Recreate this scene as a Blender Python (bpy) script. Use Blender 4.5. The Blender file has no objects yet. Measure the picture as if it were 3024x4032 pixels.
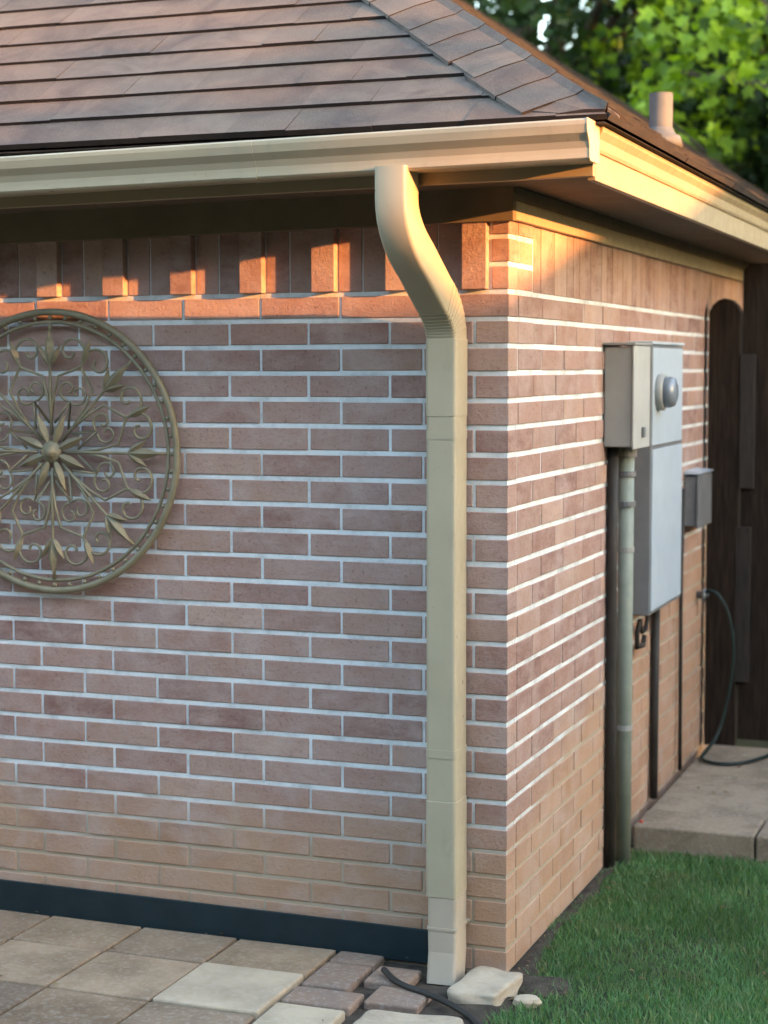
import bpy, bmesh, math, random
import numpy as np
from mathutils import Vector, Matrix
random.seed(7); rng = np.random.default_rng(7)
sc = bpy.context.scene
C = sc.collection
R = math.radians

# ------------------------------------------------------------------ camera
cam_d = bpy.data.cameras.new("camera"); cam = bpy.data.objects.new("camera", cam_d); C.objects.link(cam)
YAW, PITCH, ROLL = -.3583, -.0806, -.0019
fw = Vector((math.sin(YAW)*math.cos(PITCH), math.cos(YAW)*math.cos(PITCH), math.sin(PITCH)))
rt = Vector((math.cos(YAW), -math.sin(YAW), 0)); up = rt.cross(fw)
rt2 = rt*math.cos(ROLL)+up*math.sin(ROLL); up2 = -rt*math.sin(ROLL)+up*math.cos(ROLL)
m = Matrix((rt2, up2, -fw)).transposed().to_4x4(); m.translation = Vector((1.4362, -4.8343, 1.6961))
cam.matrix_world = m
cam_d.sensor_fit = 'AUTO'; cam_d.sensor_width = 36; cam_d.lens = 62.9
cam_d.clip_end = 500; cam_d.clip_start = .05
sc.camera = cam
cam_d.dof.use_dof = True; cam_d.dof.focus_distance = 4.95; cam_d.dof.aperture_fstop = 2.8

# ------------------------------------------------------------------ world, sun, exposure
SUN = Vector((1, -.21, .147)).normalized()
w = bpy.data.worlds.new("World"); sc.world = w; w.use_nodes = True
nt = w.node_tree; bg = nt.nodes['Background']
sky = nt.nodes.new('ShaderNodeTexSky'); sky.sky_type = 'NISHITA'; sky.sun_disc = False
sky.sun_elevation = math.asin(SUN.z); sky.sun_rotation = math.atan2(SUN.x, SUN.y)
sky.air_density = 1.0; sky.dust_density = 1.2; sky.ozone_density = .6
nt.links.new(sky.outputs[0], bg.inputs[0]); bg.inputs[1].default_value = .15
sl = bpy.data.lights.new("sun", 'SUN'); sl.energy = 1.6; sl.angle = R(.5); sl.color = (1, .40, .115)
so = bpy.data.objects.new("sun", sl); C.objects.link(so)
so.rotation_euler = SUN.to_track_quat('Z', 'Y').to_euler(); so.location = SUN*30
sc.view_settings.view_transform = 'Standard'; sc.view_settings.look = 'None'
sc.view_settings.gamma = 1; sc.view_settings.exposure = 3.75
sc.cycles.max_bounces = 8

# ------------------------------------------------------------------ helpers
def link(name, me, mat=None, parent=None, **kw):
    o = bpy.data.objects.new(name, me); C.objects.link(o)
    if mat is not None:
        for mm in (mat if isinstance(mat, (list, tuple)) else [mat]): me.materials.append(mm)
    if parent is not None: o.parent = parent; o.matrix_parent_inverse = parent.matrix_world.inverted()
    for k, v in kw.items(): o[k] = v
    return o
def obj(name, bm, mat=None, parent=None, bevel=0, smooth=False, seg=2, **kw):
    bmesh.ops.recalc_face_normals(bm, faces=bm.faces)
    me = bpy.data.meshes.new(name); bm.to_mesh(me); bm.free()
    if smooth: me.polygons.foreach_set('use_smooth', [True]*len(me.polygons))
    o = link(name, me, mat, parent, **kw)
    if bevel:
        b = o.modifiers.new('bevel', 'BEVEL'); b.width = bevel; b.segments = seg; b.limit_method = 'ANGLE'; b.angle_limit = R(40)
    return o
def thing(name, label, cat, loc=(0, 0, 0), group=None):
    o = bpy.data.objects.new(name, None); C.objects.link(o); o.location = loc; o.empty_display_size = .1
    o.matrix_world = Matrix.Translation(loc)
    o['label'] = label; o['category'] = cat
    if group: o['group'] = group
    return o
def tag(o, label, cat, group=None):
    o['label'] = label; o['category'] = cat
    if group: o['group'] = group
    return o
def box(bm, x0, x1, y0, y1, z0, z1, mt=None):
    vs = [bm.verts.new(p) for p in ((x0,y0,z0),(x1,y0,z0),(x1,y1,z0),(x0,y1,z0),(x0,y0,z1),(x1,y0,z1),(x1,y1,z1),(x0,y1,z1))]
    if mt is not None:
        for v in vs: v.co = mt @ v.co
    fs = [bm.faces.new([vs[i] for i in f]) for f in ((0,3,2,1),(4,5,6,7),(0,1,5,4),(1,2,6,5),(2,3,7,6),(3,0,4,7))]
    return vs
def prism(bm, prof, p0, p1, ax):
    """profile list of (a,b) -> extruded; ax='x': profile in (y,z) from x=p0..p1"""
    def P(a, b, t): return (t, a, b) if ax == 'x' else ((a, t, b) if ax == 'y' else (a, b, t))
    A = [bm.verts.new(P(a, b, p0)) for a, b in prof]; B = [bm.verts.new(P(a, b, p1)) for a, b in prof]
    n = len(prof)
    for i in range(n): bm.faces.new((A[i], A[(i+1) % n], B[(i+1) % n], B[i]))
    bm.faces.new(A[::-1]); bm.faces.new(B)
def tube(bm, pts, r, n=10, closed=False, sx=1.0):
    pts = [Vector(p) for p in pts]; rings = []; N = len(pts)
    nrm = None
    for i, p in enumerate(pts):
        if closed: t = (pts[(i+1) % N]-pts[i-1]).normalized()
        else: t = (pts[min(i+1, N-1)]-pts[max(i-1, 0)]).normalized()
        if nrm is None: nrm = t.orthogonal().normalized()
        nrm = (nrm-t*nrm.dot(t)).normalized(); b = t.cross(nrm)
        rr = r[i] if isinstance(r, (list, tuple)) else r
        rings.append([bm.verts.new(p+nrm*math.cos(a)*rr+b*math.sin(a)*rr*sx) for a in [2*math.pi*k/n for k in range(n)]])
    M = N if closed else N-1
    for i in range(M):
        a, b2 = rings[i], rings[(i+1) % N]
        if closed and i == N-1:   # twist match
            d = min(range(n), key=lambda s: (a[0].co-b2[s].co).length); b2 = b2[d:]+b2[:d]
        for k in range(n): bm.faces.new((a[k], a[(k+1) % n], b2[(k+1) % n], b2[k]))
    if not closed: bm.faces.new(rings[0][::-1]); bm.faces.new(rings[-1])
def lathe(bm, prof, axis, c, n=28):
    rings = []
    for r, h in prof:
        ring = []
        for k in range(n):
            a = 2*math.pi*k/n
            if axis == 'z': p = (c[0]+r*math.cos(a), c[1]+r*math.sin(a), c[2]+h)
            elif axis == 'x': p = (c[0]+h, c[1]+r*math.cos(a), c[2]+r*math.sin(a))
            else: p = (c[0]+r*math.cos(a), c[1]+h, c[2]+r*math.sin(a))
            ring.append(bm.verts.new(p))
        rings.append(ring)
    for a, b in zip(rings, rings[1:]):
        for k in range(n): bm.faces.new((a[k], a[(k+1) % n], b[(k+1) % n], b[k]))
    bm.faces.new(rings[0][::-1]); bm.faces.new(rings[-1])
NB = bmesh.new

# ------------------------------------------------------------------ materials
def mat(name, rough=.8, spec=.3, metallic=0):
    m_ = bpy.data.materials.new(name); m_.use_nodes = True; t = m_.node_tree
    b = t.nodes['Principled BSDF']; b.inputs['Roughness'].default_value = rough
    b.inputs['Specular IOR Level'].default_value = spec; b.inputs['Metallic'].default_value = metallic
    return m_, t, b
def N(t, kind, **kw):
    n = t.nodes.new(kind)
    for k, v in kw.items():
        if k in n.inputs: n.inputs[k].default_value = v
        else: setattr(n, k, v)
    return n
def ramp(t, fac, stops, interp='LINEAR'):
    r = t.nodes.new('ShaderNodeValToRGB'); r.color_ramp.interpolation = interp
    e = r.color_ramp.elements
    while len(e) < len(stops): e.new(.5)
    for el, (p, c) in zip(e, stops): el.position = p; el.color = (*c, 1) if len(c) == 3 else c
    t.links.new(fac, r.inputs[0]); return r.outputs[0]
def noise(t, scale, detail=4, rough=.55, coord='Object', stretch=None, dist=0):
    tc = t.nodes.new('ShaderNodeTexCoord'); o = tc.outputs[coord]
    if stretch:
        mp = t.nodes.new('ShaderNodeMapping'); mp.inputs['Scale'].default_value = stretch
        t.links.new(o, mp.inputs[0]); o = mp.outputs[0]
    n = N(t, 'ShaderNodeTexNoise', Scale=scale, Detail=detail, Roughness=rough, Distortion=dist)
    t.links.new(o, n.inputs['Vector']); return n.outputs[0]
def mix(t, fac, a, b, mode='MIX'):
    n = t.nodes.new('ShaderNodeMix'); n.data_type = 'RGBA'; n.blend_type = mode
    for s, v in ((n.inputs[0], fac), (n.inputs[6], a), (n.inputs[7], b)):
        if hasattr(v, 'links') or hasattr(v, 'is_output'): t.links.new(v, s)
        elif isinstance(v, (int, float)): s.default_value = v
        else: s.default_value = (*v, 1)
    return n.outputs[2]
def bump(t, b, h, strength=.3, dist=.01):
    n = N(t, 'ShaderNodeBump', Strength=strength, Distance=dist); t.links.new(h, n.inputs['Height'])
    t.links.new(n.outputs[0], b.inputs['Normal'])
def island(t): return t.nodes.new('ShaderNodeNewGeometry').outputs['Random Per Island']
def zfac(t, z0, z1, nscale=3.2, amp=.2):
    """1 below z0 fading to 0 above z1 with a wavering edge: splashed clay"""
    g = t.nodes.new('ShaderNodeNewGeometry'); s = t.nodes.new('ShaderNodeSeparateXYZ'); t.links.new(g.outputs['Position'], s.inputs[0])
    nz = noise(t, nscale, 3)
    a = N(t, 'ShaderNodeMath', operation='MULTIPLY_ADD'); t.links.new(nz, a.inputs[0]); a.inputs[1].default_value = -amp*2; t.links.new(s.outputs[2], a.inputs[2])
    # splash reaches higher on the side wall (towards +y)
    y = N(t, 'ShaderNodeMath', operation='MULTIPLY_ADD'); t.links.new(s.outputs[1], y.inputs[0]); y.inputs[1].default_value = -.22; t.links.new(a.outputs[0], y.inputs[2])
    mr = N(t, 'ShaderNodeMapRange'); t.links.new(y.outputs[0], mr.inputs[0])
    mr.inputs[1].default_value = z0-amp; mr.inputs[2].default_value = z1-amp; mr.inputs[3].default_value = 1; mr.inputs[4].default_value = 0
    return mr.outputs[0]

def brick_material():
    m_, t, b = mat('brick', .92, .2)
    base = ramp(t, island(t), [(0, (.20, .105, .09)), (.22, (.33, .19, .15)), (.45, (.41, .26, .21)), (.65, (.27, .15, .125)), (.82, (.37, .23, .17)), (1, (.47, .32, .25))])
    n1 = noise(t, 9, 5, .65, stretch=(1, 1, 2.5))
    base = mix(t, ramp(t, n1, [(.35, (0, 0, 0)), (.7, (1, 1, 1))]), base, (.40, .265, .225))
    n2 = noise(t, 90, 4, .6)
    base = mix(t, ramp(t, n2, [(.56, (0, 0, 0)), (.7, (.55, .55, .55))]), base, (.13, .07, .065))
    n3 = noise(t, 3.2, 4, .6)
    base = mix(t, ramp(t, n3, [(.5, (0, 0, 0)), (.8, (.5, .5, .5))]), base, (.45, .37, .35))
    st = mix(t, .62, base, (.48, .29, .165))
    base = mix(t, zfac(t, .22, .48), base, st)
    dust = noise(t, 5.5, 6, .65, dist=.6)
    base = mix(t, ramp(t, dust, [(.45, (0, 0, 0)), (.75, (.5, .5, .5))]), base, (.52, .42, .38))
    t.links.new(base, b.inputs['Base Color'])
    bump(t, b, noise(t, 75, 8, .75), .9, .006)
    return m_
def mortar_material():
    m_, t, b = mat('mortar', .95, .1)
    n1 = noise(t, 7, 7, .72)
    base = ramp(t, n1, [(.32, (.46, .47, .46)), (.5, (.66, .68, .68)), (.68, (.76, .785, .785))])
    base = mix(t, zfac(t, .25, .42), base, (.42, .34, .25))
    t.links.new(base, b.inputs['Base Color'])
    bump(t, b, noise(t, 200, 5, .7), .5, .004)
    return m_
def paint(name, c1, c2, rough=.45, dirt=(.12, .10, .07), damt=.35, spec=.4):
    m_, t, b = mat(name, rough, spec)
    base = ramp(t, noise(t, 6, 4), [(.3, c1), (.7, c2)])
    d = noise(t, 14, 6, .7, stretch=(1, 1, .35))
    base = mix(t, ramp(t, d, [(.58, (0, 0, 0)), (.8, (damt,)*3)]), base, dirt)
    t.links.new(base, b.inputs['Base Color'])
    r = ramp(t, noise(t, 30, 4), [(.3, (rough-.08,)*3), (.7, (rough+.15,)*3)]); t.links.new(r, b.inputs['Roughness'])
    bump(t, b, noise(t, 60, 3), .06, .003)
    return m_
def shingle_material():
    m_, t, b = mat('asphalt_shingle', .95, .1)
    base = ramp(t, island(t), [(0, (.07, .056, .048)), (.35, (.105, .084, .07)), (.7, (.14, .112, .092)), (1, (.085, .068, .06))])
    n1 = noise(t, 260, 3, .7)
    base = mix(t, ramp(t, n1, [(.4, (0, 0, 0)), (.65, (.7, .7, .7))]), base, (.17, .142, .12))
    n2 = noise(t, 4.5, 5, .65, dist=.8)
    base = mix(t, ramp(t, n2, [(.42, (0, 0, 0)), (.66, (.7,)*3)]), base, (.06, .05, .05))  # shingle mottle deepened to suggest dappled light, with warmer patches below
    n4 = noise(t, 1.7, 3, .6)
    base = mix(t, ramp(t, n4, [(.45, (0, 0, 0)), (.7, (.4,)*3)]), base, (.20, .155, .12))
    t.links.new(base, b.inputs['Base Color']); bump(t, b, noise(t, 300, 3, .7), .6, .003)
    return m_
def stone_material(name, stops, dark=(.12, .105, .09), blot=.5, scale=5):
    m_, t, b = mat(name, .9, .2)
    base = ramp(t, island(t), stops)
    n1 = noise(t, scale, 6, .65)
    base = mix(t, ramp(t, n1, [(.42, (0, 0, 0)), (.72, (blot,)*3)]), base, dark)
    base = mix(t, ramp(t, noise(t, 60, 4, .7), [(.5, (0, 0, 0)), (.7, (.3,)*3)]), base, (.5, .46, .4))
    t.links.new(base, b.inputs['Base Color']); bump(t, b, noise(t, 70, 6, .7), .5, .006)
    return m_
def wood_material(name, stops, rough=.85):
    m_, t, b = mat(name, rough, .15)
    n1 = noise(t, 12, 6, .65, stretch=(6, 6, .5))
    base = ramp(t, n1, stops)
    base = mix(t, .35, base, ramp(t, island(t), [(0, (.3,)*3), (1, (1,)*3)]), 'MULTIPLY')
    t.links.new(base, b.inputs['Base Color']); bump(t, b, n1, .6, .004)
    return m_
def leaf_material(name, stops, trans=.5):
    m_, t, b = mat(name, .5, .35)
    col = ramp(t, island(t), stops)
    t.links.new(col, b.inputs['Base Color'])
    tr = t.nodes.new('ShaderNodeBsdfTranslucent'); t.links.new(mix(t, 1, col, (1.3, 1.25, .5), 'MULTIPLY'), tr.inputs[0])
    ms = t.nodes.new('ShaderNodeMixShader'); ms.inputs[0].default_value = trans
    out = t.nodes['Material Output']
    t.links.new(b.outputs[0], ms.inputs[1]); t.links.new(tr.outputs[0], ms.inputs[2]); t.links.new(ms.outputs[0], out.inputs[0])
    return m_
def simple(name, c1, c2, rough=.6, scale=8, spec=.3, metallic=0, bs=.15):
    m_, t, b = mat(name, rough, spec, metallic)
    n = noise(t, scale, 5, .6)
    t.links.new(ramp(t, n, [(.3, c1), (.7, c2)]), b.inputs['Base Color']); bump(t, b, noise(t, scale*8, 4), bs, .004)
    return m_

M_brick = brick_material(); M_mortar = mortar_material()
M_trim = paint('cream_trim_paint', (.27, .215, .135), (.31, .25, .16))
M_gutter = paint('beige_gutter_enamel', (.39, .335, .235), (.43, .375, .265), .35, damt=.3)
M_friezeshade = paint('shaded_frieze_brown', (.13, .10, .06), (.17, .13, .08), .7)  # eave shade painted into the frieze colour
M_soffit = paint('shaded_soffit_paint', (.10, .08, .055), (.13, .105, .075), .8)  # soffit colour darkened to carry the shade under the eave
M_shingle = shingle_material()
M_butt = simple('cut_asphalt_edge', (.02, .017, .016), (.04, .033, .03), .95)
M_sheath = simple('roof_felt', (.03, .027, .025), (.05, .045, .04), .95)
M_paver = stone_material('paving_stone', [(0, (.24, .165, .11)), (.35, (.34, .24, .155)), (.65, (.20, .145, .105)), (1, (.42, .30, .195))], (.11, .074, .048), .85, 3)
M_palepaver = stone_material('pale_paving_stone', [(0, (.45, .36, .25)), (1, (.50, .40, .29))], (.27, .215, .155), .7, 5)
M_redpaver = stone_material('pinkish_paving_brick', [(0, (.20, .14, .10)), (.5, (.25, .17, .125)), (1, (.19, .145, .125))], (.17, .14, .13), .5, 7)
M_rock = stone_material('pale_limestone', [(0, (.40, .31, .22)), (1, (.46, .37, .27))], (.22, .17, .12), .7, 9)
M_conc = stone_material('concrete', [(0, (.27, .21, .15)), (1, (.31, .245, .18))], (.11, .085, .06), .85, 5)
M_soil = simple('soil', (.028, .021, .016), (.085, .065, .048), .98, 25, bs=.8)
M_lawnsoil = simple('lawn_soil', (.02, .03, .012), (.05, .05, .025), .98, 12, bs=.6)
M_edging = simple('edging_plastic', (.008, .018, .022), (.014, .027, .032), .55, 10)
M_iron = simple('bronzed_iron', (.19, .16, .10), (.27, .235, .155), .6, 18, .5, .3)
M_fence = wood_material('dark_stained_wood', [(.3, (.010, .007, .005)), (.7, (.036, .024, .017))])
M_batten = wood_material('weathered_batten_wood', [(.3, (.025, .021, .019)), (.7, (.05, .043, .038))])
M_gray = simple('grey_enamel', (.26, .265, .25), (.31, .315, .30), .45, 9, .4)
M_palegray = simple('pale_grey_enamel', (.36, .37, .35), (.43, .44, .42), .45, 9, .4)
M_lightgray = simple('pale_galvanised_enamel', (.44, .52, .59), (.50, .58, .66), .4, 9, .5, .15)  # bluish cast of sky light put into the enamel colour
M_darkgray = simple('dark_grey_enamel', (.13, .135, .14), (.18, .185, .19), .5, 9, .4)
M_pvc = simple('pale_green_grey_conduit', (.19, .22, .185), (.25, .28, .24), .5, 14)
M_dark = simple('dark_rubber', (.022, .02, .018), (.04, .036, .032), .6, 14)
M_hose = simple('green_black_hose', (.008, .018, .017), (.016, .032, .029), .5, 14)
M_glassy = simple('meter_glass', (.12, .14, .17), (.20, .23, .27), .25, 9, .8)
M_red = simple('red_plastic', (.38, .06, .04), (.5, .09, .06), .5)
M_pipe = simple('vent_pipe_grey', (.085, .09, .09), (.125, .125, .12), .7, 10)
M_leaf = leaf_material('leaf_bright', [(0, (.035, .075, .008)), (.45, (.12, .21, .012)), (1, (.27, .40, .022))], .5)
M_leafd = leaf_material('leaf_dark', [(0, (.015, .035, .01)), (.6, (.025, .055, .014)), (1, (.04, .08, .018))], .3)  # shade of the back trees put into a darker leaf colour
def grass_material():
    m_ = leaf_material('grass_blade_patchy', [(0, (.08, .18, .07)), (.5, (.12, .265, .10)), (.86, (.17, .34, .13)), (1, (.34, .32, .17))], .3)
    t = m_.node_tree; b = t.nodes['Principled BSDF']; src = b.inputs['Base Color'].links[0].from_socket
    c = mix(t, ramp(t, noise(t, 4.5, 4, .6, stretch=(1, 2.2, 1)), [(.50, (0, 0, 0)), (.66, (.65,)*3)]), src, (.21, .20, .10))
    c = mix(t, ramp(t, noise(t, 2.2, 3, .6), [(.35, (.55, .55, .55)), (.6, (1, 1, 1))]), (0, 0, 0), c)
    t.links.new(c, b.inputs['Base Color']); return m_
M_grasslawn = grass_material()
M_litter = leaf_material('dead_leaf', [(0, (.10, .06, .03)), (.6, (.20, .13, .07)), (1, (.30, .22, .10))], .2)
M_bark = simple('bark', (.04, .03, .022), (.09, .07, .05), .95, 10, bs=1)
M_grass = leaf_material('grass_blade', [(0, (.045, .12, .05)), (.5, (.07, .18, .07)), (.86, (.10, .23, .09)), (1, (.30, .28, .15))], .3)

# ------------------------------------------------------------------ house
ZK = [1.908, 1.832, 1.756, 1.680, 1.603, 1.5255, 1.448, 1.3705, 1.293, 1.2155, 1.138, 1.0615, .987, .910, .833, .7565, .680, .604, .528, .452, .378, .307, .236, .166, .095, .022, -.05]
JT = .0145          # bed joint
HL, HW = 7.0, 9.0   # length of side wall, of front wall
MOD = .254
house = thing('brick_house', 'pink-brown brick house corner with white mortar lines and a low hipped shingle roof', 'house')

def brickwall():
    f = NB(); s = NB()
    def jb(bm, x0, x1, y0, y1, z0, z1):
        j = lambda a=.0012: random.uniform(-a, a)
        dx = j(.0014); 
        vs = box(bm, x0+j(), x1+j(), y0, y1, z0+j(.0009), z1+j(.0009))
        for v in vs: v.co += Vector((dx if bm is s else 0, dx if bm is f else 0, 0))
    VJ = .0085
    for r in range(len(ZK)-1):
        jt = JT if r < 20 else .0115
        z1, z0 = ZK[r]-jt/2, ZK[r+1]+jt/2
        A = r % 2 == 0
        # front wall bricks, from the corner to the left
        x = 0
        first = True
        while x > -HW:
            ln = MOD if (A or not first) else .1016
            x1 = x if not first else 0
            xa, xb = x-ln+VJ/2, (x-VJ/2 if not first else 0)
            jb(f, xa, xb, 0, .09, z0, z1)
            x -= ln; first = False
            if x < -4.5: break
        y = 0; first = True
        while y < HL:
            if first:
                if A: y = .0965; first = False; continue
                jb(s, -.09, 0, .0002+.09, MOD-VJ/2, z0, z1)   # return of the corner brick
                y = MOD; first = False; continue
            ln = MOD
            jb(s, -.09, 0, y+VJ/2, y+ln-VJ/2, z0, z1); y += ln
    # stacked courses closing the corner beside the soldier course
    zt = ZK[0]
    for i in range(3):
        z0, z1 = zt+JT/2+i*.0765, zt+(i+1)*.0765-JT/2
        z1 = min(z1, 2.16)
        jb(f, -.05, 0, 0, .09, z0, z1)
        e = .245 if i % 2 == 0 else .19
        jb(s, -.09, 0, .0902, e if i != 1 else .115, z0, z1)
        if i == 1: jb(s, -.09, 0, .126, .245, z0, z1)
    return f, s
f, s = brickwall()
obj('front_wall', f, M_brick, house, bevel=.0025)
obj('side_wall', s, M_brick, house, bevel=.0025)
# soldier course: every third brick stands proud
bm = NB(); SP = .0762
for k in range(60):
    xc = -.0955-SP*k
    dy = -.026 if k % 3 == 0 else random.uniform(-.001, .001)
    box(bm, xc-SP/2+.0016, xc+SP/2-.0016, dy, .09, ZK[0]+.006, 2.165)
obj('soldier_course', bm, M_brick, house, bevel=.0025)
bm = NB(); y = .256
while y < HL:
    dx = random.uniform(-.0015, .0015)
    box(bm, -.09, dx, y+.0016, y+SP-.0016, ZK[0]+.006, 2.165); y += SP
obj('soldier_course', bm, M_brick, house, bevel=.0025)
bm = NB(); box(bm, -HW, -.004, .0035, .08, -.3, 2.16); box(bm, -.08, -.0035, .081, HL, -.3, 2.16)
obj('mortar_bed', bm, M_mortar, house)
# back and left walls, plain
bm = NB(); box(bm, -HW, -.1, HL-.1, HL, -.3, 2.16); box(bm, -HW-.002, -HW+.09, .0, HL-.102, -.3, 2.16)
obj('rear_wall', bm, M_brick, house)

EX, EY = .32, .33            # side and front eave overhang (fascia faces)
def shear(bm):               # the front eave droops slightly towards the left
    for v in bm.verts: v.co.z += .014*(v.co.x-EX)
# frieze boards
bm = NB(); box(bm, -HW, .021, -.032, -.001, 2.105, 2.20); shear(bm); obj('frieze_board', bm, M_friezeshade, house, bevel=.002)  # front board coloured dark in place of eave shade
bm = NB(); box(bm, .001, .02, .0, HL, 2.105, 2.158); obj('frieze_board', bm, M_trim, house, bevel=.002)
bm = NB(); box(bm, .001, .017, .0, HL, 2.1585, 2.1975); obj('frieze_board', bm, M_friezeshade, house, bevel=.001)  # upper strip of the cream frieze, painted dark where the eave shades it
# soffit
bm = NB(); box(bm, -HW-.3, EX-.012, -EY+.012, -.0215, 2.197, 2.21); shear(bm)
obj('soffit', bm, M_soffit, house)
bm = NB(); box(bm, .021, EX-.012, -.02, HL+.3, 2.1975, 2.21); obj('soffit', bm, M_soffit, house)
# fascia boards
bm = NB(); box(bm, -HW-.3, EX, -EY, -EY+.02, 2.181, 2.315); shear(bm); obj('fascia_board', bm, M_trim, house, bevel=.002)
bm = NB(); box(bm, EX-.02, EX+.001, -EY+.0205, HL+.3, 2.172, 2.306)
prism(bm, [(EX+.0012, 2.306), (EX+.0012, 2.243), (EX+.006, 2.243), (EX+.010, 2.252), (EX+.013, 2.275), (EX+.024, 2.292), (EX+.026, 2.306)], -EY-.001, HL+.3, 'y')
obj('fascia_board', bm, M_trim, house, bevel=.0015)
# K-style gutter
gz = 2.212
prof = [(-.001, 0), (-.001, .098), (-.004, .098), (-.004, .003), (-.072, .003), (-.088, .012), (-.094, .030), (-.1, .048), (-.118, .066), (-.121, .090), (-.113, .092), (-.113, .098),
        (-.124, .0985), (-.1275, .094), (-.1275, .084), (-.122, .064), (-.106, .0455), (-.099, .029), (-.0985, .018), (-.0985, .0045), (-.092, -.0015), (-.074, -.002)]
bm = NB(); prism(bm, [(-EY+a, gz+b) for a, b in prof], -HW-.3, EX+.012, 'x'); shear(bm)
gut = obj('gutter', bm, M_gutter, house, bevel=.0008)
bm = NB(); cap = [(-.002, -.003), (-.002, .1), (-.128, .1), (-.1285, .084), (-.123, .063), (-.107, .0445), (-.1, .029), (-.0995, .0035), (-.092, -.003)]
prism(bm, [(-EY+a, gz+b) for a, b in cap], EX+.0122, EX+.0165, 'x')
obj('end_cap', bm, M_gutter, gut, bevel=.0015)
for xs in (-.62, -2.9):
    bm = NB(); prism(bm, [(-EY+a-(.0012 if a < -.01 else 0), gz+b-(.0012 if b < .01 else 0)) for a, b in prof], xs, xs+.045, 'x'); shear(bm); obj('lap_joint', bm, M_gutter, gut)

# downspout -------------------------------------------------------------
def rect_sweep(bm, path, w_, d_, r_=.010, ribs=None):
    """rounded rectangle swept along a path in the y-z plane; path of (x,y,z); normals follow the path"""
    def rr(W, D):
        o = []
        for cx, cy, a0 in ((W/2-r_, D/2-r_, 0), (-W/2+r_, D/2-r_, 90), (-W/2+r_, -D/2+r_, 180), (W/2-r_, -D/2+r_, 270)):
            for k in range(4): a = R(a0+k*30); o.append((cx+r_*math.cos(a), cy+r_*math.sin(a)))
        return o
    rings = []
    for i, p in enumerate(path):
        a = Vector(path[max(i-1, 0)]); b = Vector(path[min(i+1, len(path)-1)]); t = (b-a).normalized()
        nx = Vector((1, 0, 0)); nx = (nx-t*nx.dot(t)).normalized(); ny = nx.cross(t)
        if ny.y > 0: pass
        k = 1+(ribs(i) if ribs else 0)
        rings.append([bm.verts.new(Vector(p)+nx*u*k+ny*v*k) for u, v in rr(w_, d_)])
    n = len(rings[0])
    for a, b in zip(rings, rings[1:]):
        for k in range(n): bm.faces.new((a[k], a[(k+1) % n], b[(k+1) % n], b[k]))
    bm.faces.new(rings[0]); bm.faces.new(rings[-1][::-1])
def bez(p0, p1, p2, n):
    return [tuple((1-t)**2*a+2*t*(1-t)*b+t*t*c for a, b, c in zip(p0, p1, p2)) for t in [i/n for i in range(n+1)]]
SW, SD = .088, .108
XT, XB = -.19, -.160
ytop, ybot = -.392, -.068
path = [(XT, ytop, 2.216), (XT, ytop, 2.17), (XT, ytop, 2.135)]
path += bez((XT, ytop, 2.13), (XT+.002, ytop+.002, 2.05), (XT+.012, ytop+.11, 1.985), 9)[1:]
path += bez((XB-.006, ybot-.10, 1.898), (XB, ybot-.004, 1.845), (XB, ybot, 1.77), 10)
dsp = NB(); rect_sweep(dsp, path, SW, SD)
ds = obj('downspout', dsp, M_gutter, house, smooth=True)
dsm = ds.modifiers.new('s', 'EDGE_SPLIT'); dsm.split_angle = R(35)
bm = NB()
rect_sweep(bm, [(XB, ybot, 1.775), (XB, ybot, 1.56)], SW+.003, SD+.003)
rect_sweep(bm, [(XB, ybot, 1.561), (XB, ybot, .47)], SW, SD)
rect_sweep(bm, [(XB, ybot, .472), (XB+.001, ybot, .195)], SW+.003, SD+.003)
obj('pipe_section', bm, M_gutter, ds, bevel=.001)
# crimp rings at the lower elbow
bm = NB()
pe = path[-10:-1]
for p, q in zip(pe, pe[1:]):
    p, q = Vector(p), Vector(q)
    rect_sweep(bm, [tuple(p.lerp(q, .1)), tuple(p.lerp(q, .42))], SW+.0022, SD+.0022)
obj('crimp', bm, M_gutter, ds)
M_lowspout = paint('tan_boot_plastic', (.40, .33, .25), (.47, .39, .30), .6)
bm = NB(); rect_sweep(bm, [(XB+.004, ybot-.002, .197), (XB+.004, ybot-.004, .10), (XB+.006, ybot-.008, .03), (XB+.008, ybot-.03, -.06)], SW-.002, SD-.004)
obj('drain_boot', bm, M_lowspout, ds, bevel=.001)
for zs in (1.52, .62):
    bm = NB(); rect_sweep(bm, [(XB, ybot, zs), (XB, ybot, zs-.024)], SW+.0025, SD+.0025); obj('strap', bm, M_gutter, ds)
bm = NB(); box(bm, XB-.052, XB+.052, -.022, -.003, .102, .106); rect_sweep(bm, [(XB+.004, ybot-.003, .108), (XB+.004, ybot-.003, .100)], SW+.003, SD+.002)
obj('strap', bm, M_lowspout, ds)

# roof -------------------------------------------------------------------
A = R(34.0); tA = math.tan(A)
RX, RY, RZ = EX+.045, -EY-.05, 2.318      # shingle edge corner
depth = (HL+.33+.05-RY)/2
xr0, xr1 = -HW-.3-.05, RX
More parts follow.
